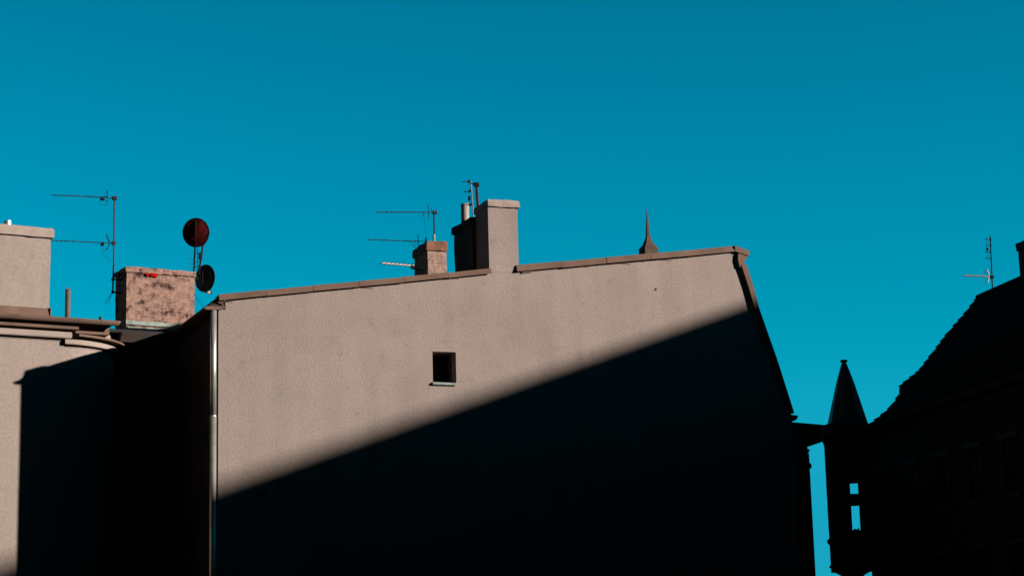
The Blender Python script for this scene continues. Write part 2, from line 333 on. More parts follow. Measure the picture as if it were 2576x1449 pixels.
# zinc downpipe
px0, pz0 = GF.at(537, 782, .06)
b = MB(); b.tube([(px0, .06, pz0+.05), (px0, .06, pz0-3.3)], .1, 28)
b.tube([(px0, .06, pz0-3.28), (px0, .06, .2)], .104, 28)
dp = b.build('downpipe', M['zinc'], house, smooth=True)
for z in (pz0-3.26, pz0-6.1, pz0-9): MB().tube([(px0, .06, z), (px0, .06, z-.03)], .106, 24).build('pipe_clip', M['zinc'], dp)
b = MB(); x_, z_ = A(657, 1240); b.box(x_-.14, x_+.14, -.02, .01, z_-.07, z_+.07)
for k in range(4): b.box(x_-.12, x_+.12, -.026, -.0205, z_-.055+.03*k, z_-.04+.03*k)
b.build('vent_grille', M['black'], house)
b = MB(); x_, z_ = A(1650, 727); b.tube([(x_, .01, z_+.03), (x_-.01, -.03, z_), (x_+.02, -.035, z_-.05)], .016, 6).build('wall_hook', M['black'], house)
# plastered chimney flush with the gable, a lower stack behind it
ct = A(1265, 503)[1]; cb_ = A(1265, 522)[1]
ch = MB().rough(xc0, xc1, -.007, 1.15, zc1-.03, cb_+.02, .2, .004, 2).build('chimney', M['render'], house)
MB().cap(xc0-.02, xc1+.07, -.07, 1.22, cb_, ct, .1, .022).build('cap', M['moulding'], ch)
y2 = 2.95
rz = ct-.32
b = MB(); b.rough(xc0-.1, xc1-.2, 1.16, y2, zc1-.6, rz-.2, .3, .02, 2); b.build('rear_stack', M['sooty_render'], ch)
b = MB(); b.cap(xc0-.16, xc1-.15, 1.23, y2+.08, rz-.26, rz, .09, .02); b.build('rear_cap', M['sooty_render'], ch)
fx, fz = A(1170, 545, 2.6); fz1 = A(1170, 514, 2.6)[1]
b = MB(); b.tube([(fx, 2.6, fz-.6), (fx, 2.6, fz1)], .14, 20); b.build('flue_pipe', M['pot'], ch, smooth=False)

# brick chimney behind the coping
BY = .45
bx0, bx1 = A(1076, 650, BY)[0], A(1123.5, 650, BY)[0]; bzt = A(1100, 606, BY)[1]; bzc = A(1100, 630, BY)[1]; bz0 = A(1100, 690, BY)[1]
ch2 = MB().rough(bx0, bx1, BY, BY+1.3, bz0-.6, bzc+.02, .15, .016, 3).build('chimney', M['brick2'], house)
b = MB(); b.cap(bx0-.04, bx1+.03, BY-.05, BY+1.37, bzc-.02, bzt, .12, .03).build('cap', mat('sooty_cap', (.16, .07, .042), .9, var=.35, vscale=5, bump=.01, bscale=20), ch2)

# ------------------------------------------------------------------ the house on the left
B = LF.at
left = thing('corner_house', 'pink plastered house with rounded corner and cornice at the left edge', 'house', LF.W(0, 0, 0), 8)
lxa = B(160, 900)[0]
ze = B(80, 853)[1]                       # underside of the cornice
zg1, zg0 = B(80, 795)[1], B(80, 808)[1]
R_ = RY = 2.33; xs = lxa; xe = xs+R_
path = [(lxa, .05, 0, -1), (xs, .05, 0, -1)] + [(xs+R_*math.sin(a), .05+RY-RY*math.cos(a), math.sin(a), -math.cos(a)) for a in [math.pi/2*i/14 for i in range(1, 15)]]
path += [(xe, 3.2, 1, 0)]
b = MB(LF); b.box(-16, lxa, 0, .4, 0, zg0-.02)
b.build('wall', M['render_left'], left)
b = MB(LF); b.sweep(path, [(0, 0), (0, zg0-.1), (-.3, zg0-.1), (-.3, 0)]).build('rounded_corner', M['render_left'], left)
# recessed wing in the shade between the two houses
xm = 8.
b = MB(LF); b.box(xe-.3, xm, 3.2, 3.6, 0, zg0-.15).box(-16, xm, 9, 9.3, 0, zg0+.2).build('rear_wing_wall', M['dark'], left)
zz = lambda py, out, px=80: B(px, py, -out)[1]
xk = B(181, 850, -.2)[0]; xb = B(198, 836, -.32)[0]
b = MB(LF); b.sweep([(-16, 0, 0, -1), (xk, 0, 0, -1)], [(0, zz(831, .2)+.03), (.19, zz(831, .2)+.02), (.2, zz(831, .2)), (.2, zz(843, .2)), (.185, zz(843.5, .2)), (.18, zz(845, .18)), (.03, zz(845, .18)), (.025, zz(853, .02)), (0, zz(853, .02))]).build('cornice', M['moulding'], left)
b = MB(LF); b.sweep([(-16, 0, 0, -1), (xb, 0, 0, -1)], [(0, zz(814, .33)+.05), (.32, zz(814, .33)), (.33, zz(815, .33)), (.33, zz(821.5, .33)), (.31, zz(822, .33)), (.0, zz(822, .33))]).build('fascia', M['sheet'], left)
# curved ledge with its sheet covering, both running round the rounded corner
zt_ = B(190, 854, -.15)[1]; zb_ = B(190, 866, -.15)[1]
b = MB(LF); b.sweep([(lxa+.02, .05, 0, -1)]+path[1:], [(0, zt_+.02), (.17, zt_+.01), (.2, zt_-.02), (.2, zb_+.02), (.19, zb_), (.06, zb_), (.05, zb_-.045), (.02, zb_-.05), (.015, zb_-.085), (0, zb_-.09)]).build('curved_ledge', M['moulding'], left)
zf_ = B(195, 839, -.35)[1]
b = MB(LF); b.sweep([(xb+.02, .05, 0, -1)]+[p for p in path[1:] if p[0] > xb+.05], [(0, zf_+.06), (.38, zf_), (.4, zf_-.01), (.4, zf_-.075), (.37, zf_-.08), (0, zf_-.05)]).build('ledge_flashing', M['sheet'], left)
b = MB(LF); xp0, xp1 = B(190, 840, -.05)[0], B(275, 840, -.05)[0]; b.box(xp0, xp1, -.05, .9, zf_+.065, zg0-.03).build('parapet_panel', M['sheet'], left)
# gutter
x_end = B(302, 815, -.3)[0]; gyc = -.42; gzt = B(80, 792.5, gyc-.1)[1]
hp = [(gyc+.13*math.cos(a), gzt-.0+.16*math.sin(a)) for a in [math.pi+math.pi*i/10 for i in range(11)]]
b = MB(LF); b.prismx(hp, -16, x_end-.12)
x1g = x_end-.12
for (a0, b0), (a1, b1) in zip(hp, hp[1:]): b.b.faces.new((b.v(x1g, a0, b0), b.v(x1g, a1, b1), b.v(x_end, gyc, gzt)))
b.tube([(B(251, 810, gyc)[0], gyc, gzt), (B(251, 810, gyc)[0]+.03, gyc, gzt)], .14, 16)
b.build('gutter', M['sheet'], left)
b = MB(LF); b.prismx([(-.3, gzt-.17), (-.26, gzt-.02), (4.5, gzt+.12), (9.2, gzt+.12), (9.2, gzt-.1), (4.5, gzt-.1)], -16, x_end-.3)
b.prismx([(.75, gzt-.14), (.8, gzt-.02), (4.5, gzt+.12), (9.2, gzt+.12), (9.2, gzt-.1), (4.5, gzt-.14)], x_end-.3, xm)
b.build('roof', M['roofing'], left)
# shaded eave of the wing
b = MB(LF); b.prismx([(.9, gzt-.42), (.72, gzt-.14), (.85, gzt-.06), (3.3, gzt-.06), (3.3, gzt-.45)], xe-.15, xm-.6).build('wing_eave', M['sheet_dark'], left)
# big plastered chimney
CY = .55
cxr = B(126, 680, CY)[0]; czt = B(126, 574, CY)[1]; czc = B(126, 598, CY)[1]; czb = B(60, 772, CY)[1]
lc = MB(LF).rough(-9, cxr, CY, CY+1.7, czb-.7, czc+.02, .25, .018, 2).build('chimney', M['render_left'], left)
MB(LF).cap(-9.05, cxr+.09, CY-.09, CY+1.8, czc-.02, czt, .12, .011).build('cap', M['moulding'], lc)
b = MB(LF); b.prismx([(CY-.12, gzt+.02), (CY-.02, czb), (CY-.003, czb), (CY-.003, gzt+.02)], -9.02, cxr-.0).box(cxr+.003, cxr+.04, CY-.1, CY+1.75, gzt, czb+.02)
b.build('flashing', M['sheet'], lc)
fx, fz = B(16, 556, CY+.5)
b = MB(LF); b.lathe(fx, CY+.5, [(.22, czt-.03), (.2, czt+.05), (.09, czt+.09)], 16); b.lathe(fx+.05, CY+.5, [(.12, czt+.08), (.12, czt+.22)], 16); b.build('flue_pipe', M['zinc'], lc)
vx, vz = B(171, 727, .9)
b = MB(LF); b.tube([(vx, .9, gzt-.1), (vx, .9, vz-.05)], .088, 18)
for k in range(9):
    a = 2*math.pi*k/9; b.tube([(vx+.07*math.cos(a), .9+.07*math.sin(a), vz-.06), (vx+.07*math.cos(a), .9+.07*math.sin(a), vz+(.03 if k % 2 else -.02))], .022, 6)
b.build('vent_pipe', M['pipe_brown'], left)

# long brick chimney on the wing
KY = 3.0
kx0, kx1 = B(318, 760, KY)[0], B(489.5, 760, KY)[0]; kz0 = B(318, 806, KY)[1]; kzt = B(318, 670, KY)[1]; kzc = B(318, 684, KY)[1]
kc = MB(LF).rough(kx0, kx1, KY, KY+1.15, kz0-.5, kzc+.02, .1, .016, 4).build('chimney', M['brick'], left, label='long sooty brick chimney')
MB(LF).cap(kx0-.04, kx1+.035, KY-.055, KY+1.2, kzc, kzt, .05, .03).build('cap', M['brick'], kc)
b = MB(LF); b.prismx([(KY-.06, kz0-.14), (KY-.03, kz0), (KY-.022, kz0), (KY-.022, kz0-.14)], kx0-.02, kx1+.02).box(kx0-.04, kx1+.04, KY-.3, KY-.065, kz0-.3, kz0-.26).build('flashing', M['lead'], kc)
rx, rz_ = B(371, 689, KY-.06)
b = MB(LF); b.prism([(rx-.07, rz_-.05), (rx+.06, rz_-.08), (rx+.08, rz_+.02), (rx-.04, rz_+.05)], KY-.07, KY-.02).prism([(rx+.11, rz_-.07), (rx+.34, rz_-.1), (rx+.36, rz_+.03), (rx+.13, rz_+.05)], KY-.075, KY-.02).build('red_brick_patch', M['red'], kc, bevel=.01)

# ------------------------------------------------------------------ antennas and dishes
def yagi(mb, f, p0, p1, y, n, half, r=.014, up_=True, side=.17, seed=1):
    """a boom from pixel p0 to p1 in the plane y with its cross elements"""
    a = f.at(*p0, y); c = f.at(*p1, y); rnd = random.Random(seed)
    mb.tube([(a[0], y, a[1]), (c[0], y, c[1])], r, 6)
    for i in range(n):
        q = (i+.15)/n; x = a[0]+(c[0]-a[0])*q*.86; z = a[1]+(c[1]-a[1])*q*.86
        h = half*(1+.25*q)*rnd.uniform(.9, 1.1)
        mb.tube([(x, y-h, z+rnd.uniform(-.02, .02)), (x, y+h, z+rnd.uniform(-.02, .02))], .0085, 5)
def clampblk(mb, f, px, py, y, s=.05):
    x, z = f.at(px, py, y); mb.rough(x-s, x+s, y-s, y+s, z-s*.9, z+s*.9, .05, .01, 9)
# 1: tall mast on the left of the long brick chimney, two yagis
Y1 = KY+.5
x_, z_ = LF.at(283.5, 737, Y1); xt_, zt2 = LF.at(287.5, 496, Y1)
a1 = thing('tv_antenna', 'tall rusty aerial mast with two long yagi booms left of the long brick chimney', 'antenna', LF.W(x_, Y1, z_), 8, 'rooftop aerials')
b = MB(LF); b.tube([(x_, Y1, z_-.02), (x_+.02, Y1, z_+1.0)], .03, 8); b.tube([(x_+.02, Y1, z_+.95), (xt_, Y1, zt2+.03)], .024, 8); b.build('mast', M['rust'], a1)
for py in (703, 735):
    q = LF.at(285, py, Y1); b = MB(LF).tube([(q[0]-.05, Y1, q[1]), (kx0+.02, Y1, q[1])], .028, 6); clampblk(b, LF, 284, py, Y1, .045)
    b.build('bracket', M['black'], a1)
b = MB(LF); yagi(b, LF, (130, 491), (294, 498), Y1, 15, .13, seed=3); clampblk(b, LF, 288, 499, Y1, .07); bo = b.build('boom', M['alu'], a1)
b = MB(LF)
q0 = LF.at(270, 480, Y1); q1 = LF.at(269, 513, Y1); b.tube([(q0[0], Y1, q0[1]), (q1[0], Y1, q1[1])], .014, 6)
for (p, q) in (((264, 489), (271, 478)), ((266, 516), (271, 506)), ((262, 494), (274, 497)), ((274, 505), (281, 497))):
    u = LF.at(*p, Y1-.05); v_ = LF.at(*q, Y1+.05); b.tube([(u[0], Y1-.05, u[1]), (v_[0], Y1+.05, v_[1])], .009, 5)
b.build('reflector', M['antenna'], bo)
b = MB(LF); q = LF.at(258, 502, Y1); b.rough(q[0]-.07, q[0]+.07, Y1-.05, Y1+.05, q[1]-.04, q[1]+.05, .05, .01).build('junction_box', M['black'], bo, bevel=.01)
b = MB(LF); yagi(b, LF, (122, 604.5), (289, 612), Y1, 14, .12, seed=8); clampblk(b, LF, 286, 612, Y1, .06); bo = b.build('boom', M['alu'], a1)
b = MB(LF)
for p, q in (((268, 592), (276, 611)), ((276, 613), (267, 630))):
    u = LF.at(*p, Y1); v_ = LF.at(*q, Y1); b.tube([(u[0], Y1, u[1]), (v_[0], Y1, v_[1])], .017, 6)
for p, q in (((265, 594), (270, 589)), ((267, 602), (273, 597)), ((271, 609), (276, 603)), ((264, 631), (270, 624))):
    u = LF.at(*p, Y1-.1); v_ = LF.at(*q, Y1+.1); b.tube([(u[0], Y1-.1, u[1]), (v_[0], Y1+.1, v_[1])], .009, 5)
b.build('reflector', M['antenna'], bo)
b = MB(LF); q = LF.at(257.5, 615, Y1); b.rough(q[0]-.06, q[0]+.05, Y1-.05, Y1+.05, q[1]-.05, q[1]+.04, .05, .01).build('junction_box', M['black'], bo, bevel=.01)
def cable(f, pts, y, r, parent, material=None):
    b = MB(f); P = [f.at(*p, y) for p in pts]; out = []
    for i in range(len(P)-1):                                  # Catmull-Rom
        a_, c_, d_, e_ = P[max(i-1, 0)], P[i], P[i+1], P[min(i+2, len(P)-1)]
        for k in range(5):
            t = k/5; g = lambda j: .5*((2*c_[j])+(-a_[j]+d_[j])*t+(2*a_[j]-5*c_[j]+4*d_[j]-e_[j])*t*t+(-a_[j]+3*c_[j]-3*d_[j]+e_[j])*t**3)
            out.append((g(0), y, g(1)))
    out.append((P[-1][0], y, P[-1][1])); b.tube(out, r, 5); return b.build('cable', material or M['cable'], parent)
cable(LF, [(252, 502), (251, 512), (262, 518), (269, 517)], Y1, .006, a1)
cable(LF, [(258, 620), (258, 637), (265, 645), (273, 650), (278, 660)], Y1, .006, a1)
cable(LF, [(283, 738), (272, 750), (266, 758), (270, 762), (277, 752), (279, 740)], Y1, .009, a1)
cable(LF, [(293, 738), (294, 770), (296, 790)], Y1, .008, a1)
# 2: aerial on the mast of the small brick chimney
Y2 = BY+.5
x_, z_ = A(1092.5, 606, Y2); zt2 = A(1094, 533, Y2)[1]
a2 = thing('tv_antenna', 'aerial with a single long boom on a short mast standing on the smaller brick chimney', 'antenna', (x_, Y2, z_), 0, 'rooftop aerials')
b = MB(); b.tube([(x_, Y2, z_-.1), (x_+.0, Y2, zt2)], .024, 8).build('mast', M['antenna'], a2)
b = MB(); b.tube([(x_-.03, Y2-.06, z_-.08), (x_-.03, Y2-.06, z_+.2)], .04, 10).build('mast_foot', M['pot'], a2)
b = MB(); yagi(b, GF, (947, 534), (1098, 534.5), Y2, 11, .11, seed=4); clampblk(b, GF, 1093.5, 535, Y2, .06); bo = b.build('boom', M['alu'], a2)
b = MB()
for p, q in (((1076, 518), (1079, 547)), ((1074, 520), (1081, 516)), ((1076, 552), (1080, 545)), ((1085, 523), (1086, 535)), ((1066, 531), (1064, 543)), ((1060, 545), (1068, 540))):
    u = A(*p, Y2-.04); v_ = A(*q, Y2+.04); b.tube([(u[0], Y2-.04, u[1]), (v_[0], Y2+.04, v_[1])], .014 if p == (1076, 518) else .009, 5)
b.build('reflector', M['antenna'], bo)
cable(GF, [(1066, 545), (1070, 575), (1074, 604)], Y2, .005, a2)
# 3: lower aerial, boom level with that chimney's cap
Y3 = BY+1.1
x_, z_ = A(1052, 625, Y3)
a3 = thing('tv_antenna', 'low aerial whose boom is level with the cap of the smaller brick chimney', 'antenna', (x_, Y3, z_), 0, 'rooftop aerials')
b = MB(); zt2 = A(1051, 590, Y3)[1]; b.tube([(x_, Y3, z_-.1), (x_, Y3, zt2)], .014, 6)
q = A(1071, 606, Y3); b.tube([(q[0], Y3, q[1]-.3), (q[0], Y3, q[1]+.1)], .025, 8); b.build('mast', M['antenna'], a3)
b = MB(); yagi(b, GF, (927, 603), (1074, 608), Y3, 10, .1, seed=5); bo = b.build('boom', M['alu'], a3)
cable(GF, [(1036, 603), (1036, 613), (1042, 617), (1046, 609), (1043, 603)], Y3, .008, a3)
b = MB(); u = A(1038, 619, Y3); v_ = A(1050, 624, Y3); b.tube([(u[0], Y3, u[1]), (v_[0], Y3, v_[1])], .01, 5).build('bracket', M['antenna'], a3)
# 4: pale aerial on the chimney's left flank
Y4 = BY+.15
u = A(959.5, 661.5, Y4); v_ = A(1043, 669, Y4)
a4 = thing('tv_antenna', 'short pale banded aerial reaching left from the flank of the smaller brick chimney', 'antenna', (v_[0], Y4, v_[1]), 0, 'rooftop aerials')
b = MB(); b.tube([(u[0], Y4, u[1]), (v_[0]-.01, Y4, v_[1])], .032, 8); bo = b.build('boom', M['antenna_white'], a4)
b = MB()
for i in range(8):
    t = (i+.2)/8; x = u[0]+(v_[0]-u[0])*t; z = u[1]+(v_[1]-u[1])*t; b.tube([(x+.05, Y4-.09, z+.045), (x-.05, Y4+.09, z-.03)], .012, 5)
b.build('element', M['antenna'], bo)
b = MB(); clampblk(b, GF, 1038, 672, Y4, .05); b.tube([(v_[0]-.06, Y4, v_[1]-.03), (v_[0]-.02, Y4+.3, v_[1]-.03), (bx0+.03, Y4+.45, v_[1]-.03)], .018, 6); b.build('bracket', M['black'], a4)
# 5: twin masts behind the plastered chimney
Y5 = 2.2
x_, z_ = A(1191, 530, Y5); xt_, zt2 = A(1184, 455, Y5)
a5 = thing('tv_antenna', 'slender grey mast with stubby side arms just left of the plastered chimney', 'antenna', (x_, Y5, z_-.3), 0, 'rooftop aerials')
b = MB(); b.tube([(x_, Y5, z_-.3), (xt_, Y5, zt2)], .02, 8).build('mast', M['mast'], a5)
for p, q, c_, extra in (((1163, 458), (1184, 456), (1180, 457), ((1178, 466), (1183, 452))), ((1166, 483), (1187, 482), (1182, 481), ((1179, 491), (1184, 470))), ((1172, 516), (1190, 515), (1183, 515), ((1181, 520), (1186, 508)))):
    b = MB(); u = A(*p, Y5-.05); v_ = A(*q, Y5); b.tube([(u[0], Y5-.05, u[1]), (v_[0], Y5, v_[1])], .016, 5)
    u = A(*extra[0], Y5-.04); v_ = A(*extra[1], Y5); b.tube([(u[0], Y5-.04, u[1]), (v_[0], Y5, v_[1])], .009, 5)
    clampblk(b, GF, *c_, Y5, .04); b.build('side_arm', M['antenna'], a5)
q = A(1181, 494, Y5); q2 = A(1181, 505, Y5); MB().tube([(q[0], Y5, q[1]), (q2[0], Y5, q2[1])], .045, 10).build('amplifier', M['black'], a5)
cable(GF, [(1189, 463), (1195, 490), (1196, 522)], Y5, .004, a5)
cable(GF, [(1187, 478), (1190, 500), (1192, 520)], Y5, .004, a5)
x_, z_ = A(1203, 525, 1.9); xt_, zt2 = A(1198.5, 465, 1.9)
a6 = thing('pole', 'thick dark pole with a capped head against the plastered chimney', 'pole', (x_, 1.9, z_-.3), 0)
b = MB(); b.tube([(x_, 1.9, z_-.3), (xt_, 1.9, zt2)], .045, 10).build('pole_shaft', M['rust'], a6)
b = MB(); clampblk(b, GF, 1198.5, 465, 1.9, .075); u = A(1183, 461, 1.9); b.tube([(u[0], 1.9, u[1]), (xt_, 1.9, zt2-.02)], .02, 6); b.build('pole_head', M['black'], a6)

# dishes
def dish(name, label, c, n, rad_, depth, m1, f=LF):
    t = thing(name, label, 'satellite dish', c, 0, 'satellite dishes')
    b = MB(); n = n.normalized(); a = n.cross(Vector((0, 0, 1))).normalized(); u = a.cross(n)
    K, S = 8, 36; rings = []
    for k in range(1, K+1):
        q = k/K; rings.append([b.b.verts.new(c + (a*math.cos(2*math.pi*s/S)*.95+u*math.sin(2*math.pi*s/S)*1.05)*rad_*q + n*depth*(q*q-1)) for s in range(S)])
    cv = b.b.verts.new(c - n*depth)
    for s in range(S): b.b.faces.new((cv, rings[0][s], rings[0][(s+1) % S]))
    for A_, B_ in zip(rings, rings[1:]):
        for s in range(S): b.b.faces.new((A_[s], B_[s], B_[(s+1) % S], A_[(s+1) % S]))
    bmesh.ops.solidify(b.b, geom=b.b.faces[:], thickness=.012)
    d = b.build('reflector', m1, t, smooth=True)
    b = MB(); ring = [c+(a*math.cos(2*math.pi*s/S)*.95+u*math.sin(2*math.pi*s/S)*1.05)*rad_ for s in range(S+1)]; b.tube(ring, .018, 6, world=True, caps=False).build('rim', M['black'], d)
    b = MB(); b.tube([c-n*(depth*.4)+u*rad_*.93, c-n*(depth+.03)+u*rad_*.4, c-n*(depth+.04)-u*rad_*.4, c-n*(depth*.4)-u*rad_*.95], .028, 8, world=True).build('mount', M['black'], t)
    return t, a, u, n
DY = KY+.3
x_, z_ = LF.at(493, 585.5, DY)
c1 = LF.W(x_, DY, z_)
view = (CAM-c1).normalized()
d1, a_, u_, n_ = dish('satellite_dish', 'upper dish, dark red and round, raised on a twin-post frame above the brick chimney', c1, -(view+rt*-.12+Vector((0, 0, .1))), .485, .1, M['dish_red'])
b = MB(LF)
for p, q in (((491, 618), (487.5, 688)), ((510, 616), (500, 690)), ((491, 640), (508, 634)), ((490, 662), (505, 655)), ((508, 617), (515, 616)), ((490, 672), (503, 668))):
    u = LF.at(*p, DY+.02); v_ = LF.at(*q, DY+.02); b.tube([(u[0], DY+.02, u[1]), (v_[0], DY+.02, v_[1])], .033 if abs(p[1]-q[1]) > 30 else .014, 6)
q = LF.at(504, 645, DY+.02); b.rough(q[0]-.05, q[0]+.05, DY-.03, DY+.07, q[1]-.1, q[1]+.1, .06, .01)
b.build('stand', M['antenna'], d1)
x_, z_ = LF.at(516, 700.5, KY+.5); c2 = LF.W(x_, KY+.5, z_)
v2 = (CAM-c2).normalized()
d2, a_, u_, n_ = dish('satellite_dish', 'lower dish, dark grey and turned edge-on, at the right end of the brick chimney', c2, -(v2*.80+rt*-.60+Vector((0, 0, .12))), .46, .11, M['dish_dark'])
for nm, p, q, r in (('arm', (508, 733), (532, 737), .022), ('wall_bracket', (500, 700), (488, 704), .03)):
    u = LF.at(*p, KY+.4); v_ = LF.at(*q, KY+.4); MB(LF).tube([(u[0], KY+.4, u[1]), (v_[0], KY+.4, v_[1])], r, 6).build(nm, M['antenna'], d2)
b = MB(LF); q = LF.at(526, 735, KY+.35); b.rough(q[0]-.08, q[0]+.03, KY+.3, KY+.4, q[1]-.05, q[1]+.03, .05, .012).build('receiver_head', M['pot_orange'], d2)
cable(LF, [(529, 728), (532, 735), (531, 743)], KY+.3, .012, d2)
# fine aerial elements beside the upper dish's posts
x_, z_ = LF.at(505, 690, KY+.9)
a7 = thing('tv_antenna', 'faint thin aerial with hair-fine rods behind the posts of the upper dish', 'antenna', LF.W(x_, KY+.9, z_), 8, 'rooftop aerials')
for py, p0, p1 in ((633, 473, 488), (652, 471, 486), (662, 471, 486), (673, 473, 487), (640, 509, 516), (631, 512, 521), (618, 515, 520), (655, 508, 515), (672, 505, 513)):
    u = LF.at(p0, py-2, KY+.9); v_ = LF.at(p1, py+2, KY+.9); MB(LF).tube([(u[0], KY+.9, u[1]), (v_[0], KY+.9, v_[1])], .008, 5).build('element', M['alu'], a7)
b = MB(LF); u = LF.at(497, 625, KY+.9); b.tube([(u[0], KY+.9, u[1]), (x_-.1, KY+.9, z_-.3)], .015, 6).build('mast', M['antenna'], a7)
gw = MB(LF); u = LF.at(490, 742, KY+.6); v_ = LF.at(513, 776, KY+.6); gw.tube([(u[0], KY+.6, u[1]), (v_[0], KY+.6, v_[1])], .009, 5); tag(gw.build('guy_wire', M['cable']), 'thin dark wire slanting from the brick chimney down to the eave', 'wire')

# ------------------------------------------------------------------ pointed metal spire behind the gable
SY = 9.
sx, s0 = A(1634, 636, SY)
sp = thing('roof_spire', 'slim brown needle spire on a square base rising behind the gable coping', 'spire', (sx, SY, 0), 0)
ww = A(1656, 630, SY)[0]-A(1623, 630, SY)[0]; xs0 = A(1623, 630, SY)[0]; zb1 = A(1640, 621, SY)[1]; zf = A(1636, 594, SY)[1]; ztp = A(1628, 523, SY)[1]
cx_, cy_ = xs0+ww/2, SY+ww/2; h_ = ww/2
b = MB(); b.box(cx_-h_, cx_+h_, SY, SY+ww, 0, zb1-.02).build('base', M['spire_metal'], sp)
b = MB()
prof = [(h_*1.02, zb1-.02), (h_*.98, zb1), (h_*.92, zb1+.02), (h_*.62, zb1+.13), (h_*.36, zf-.1), (h_*.24, zf+.03), (h_*.045, ztp)]
rings = [[b.v(cx_+i*r, cy_+j*r, z) for i, j in ((-1, -1), (1, -1), (1, 1), (-1, 1))] for r, z in prof]
for A_, B_ in zip(rings, rings[1:]):
    for k in range(4): b.b.faces.new((A_[k], A_[(k+1) % 4], B_[(k+1) % 4], B_[k]))
b.b.faces.new(rings[0]); b.b.faces.new(rings[-1]); b.build('spike', M['spire_metal'], sp)

# ------------------------------------------------------------------ dark house on the right: its facade runs away from the camera
e_az = AZ-rad(11.8)
D0 = 75.
base = CAM + Vector((math.sin(AZ), math.cos(AZ), 0))*D0 + r0*12.8; base.z = 0
ev = Vector((math.sin(e_az), math.cos(e_az), 0))            # away from the camera along the facade
class RFrame(Frame):                                       # x = into the house (right), y = away; z up
    def __init__(s): s.o = base; s.y = ev; s.x = Vector((ev.y, -ev.x, 0)); s.deg = -math.degrees(e_az)
RF = RFrame(); RA = RF.at
right = thing('tiled_house', 'dark house with steep tiled roof silhouetted at the right edge', 'house', tuple(base), RF.deg)
sil = [(2185, 1069.5), (2220, 1042), (2244, 1021), (2267, 984), (2264, 972), (2274, 963), (2314, 930), (2344, 890), (2387, 835), (2429, 787), (2460, 746)]
S3 = [RA(*p) for p in sil]
rt_, rz1 = S3[-1]
ez = S3[0][1]-.25
LEN = 34.
foot = [(0, -1.7), (.52, -1.0), (.52, 0), (2*rt_, 0), (2*rt_, -LEN), (0, -LEN)]
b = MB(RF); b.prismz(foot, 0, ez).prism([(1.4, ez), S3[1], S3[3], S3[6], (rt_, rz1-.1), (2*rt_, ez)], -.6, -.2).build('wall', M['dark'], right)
# roof slope in overlapping tile courses
b = MB(RF)
pl = [(S3[0][0]-.15, S3[0][1]-.15)]+S3
def walk(pl, step):
    out = [pl[0]]; i = 0; p = pl[0]
    while i < len(pl)-1:
        q = pl[i+1]; d = math.hypot(q[0]-p[0], q[1]-p[1])
        if d < step: i += 1; p = q if d < 1e-6 else p; 
        if d < step:
            p = q; 
            if math.hypot(p[0]-out[-1][0], p[1]-out[-1][1]) > step*.6: out.append(p)
        else:
            p = (p[0]+(q[0]-p[0])*step/d, p[1]+(q[1]-p[1])*step/d); out.append(p)
    return out
crs = walk(pl, .33); rnd = random.Random(4)
for k, (p, q) in enumerate(zip(crs, crs[1:])):
    dx, dz = q[0]-p[0], q[1]-p[1]; l = math.hypot(dx, dz); nx, nz = -dz/l, dx/l; jit = rnd.uniform(-.03, .03)
    b.prism([(p[0]+nx*.06-dx*.12, p[1]+nz*.06-dz*.12), (q[0]+nx*.0, q[1]+nz*.0), (q[0]-nx*.1, q[1]-nz*.1), (p[0]-nx*.1, p[1]-nz*.1)], -LEN, jit+.02)
b.prism([(rt_, rz1-.05), (2*rt_+.3, ez-.1), (2*rt_+.3, ez-.3), (rt_, rz1-.3)], -LEN, 0)
rf_ = b.build('roof', M['tile'], right)
b = MB(RF); b.tube([(rt_, -LEN, rz1-.02), (rt_, .03, rz1-.02)], .1, 8).build('ridge_tiles', M['tile'], rf_)
yc, _ = RF.atx(2564, 690, rt_)
zct = RF.at(2564, 612, yc)[1]
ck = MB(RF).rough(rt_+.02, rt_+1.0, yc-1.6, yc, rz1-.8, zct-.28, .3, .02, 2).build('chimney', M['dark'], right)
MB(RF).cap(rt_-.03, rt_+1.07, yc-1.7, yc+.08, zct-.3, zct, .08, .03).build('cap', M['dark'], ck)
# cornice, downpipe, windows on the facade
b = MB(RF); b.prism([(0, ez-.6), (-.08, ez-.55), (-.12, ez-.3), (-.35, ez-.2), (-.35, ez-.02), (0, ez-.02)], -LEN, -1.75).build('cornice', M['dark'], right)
b = MB(RF); b.tube([(-.12, -7.5, .2), (-.12, -7.5, ez-.6)], .06, 10).build('downpipe', M['sheet_dark'], right)
w1 = mat('dark_house_sill', (.05, .05, .052), .8)
def ring(mb, x0, x1, y0, y1, z0, z1, w_):            # a rectangular frame lying in the (y,z) plane, one closed piece
    o4 = [(y0, z0), (y1, z0), (y1, z1), (y0, z1)]; i4 = [(y0+w_, z0+w_), (y1-w_, z0+w_), (y1-w_, z1-w_), (y0+w_, z1-w_)]
    A_ = [[mb.v(x, *p) for p in q] for x in (x0, x1) for q in (o4, i4)]
    for k in range(4):
        n = (k+1) % 4
        for q in ((A_[0][k], A_[0][n], A_[1][n], A_[1][k]), (A_[2][k], A_[2][n], A_[3][n], A_[3][k]), (A_[0][k], A_[0][n], A_[2][n], A_[2][k]), (A_[1][k], A_[1][n], A_[3][n], A_[3][k])): mb.b.faces.new(q)
    return mb
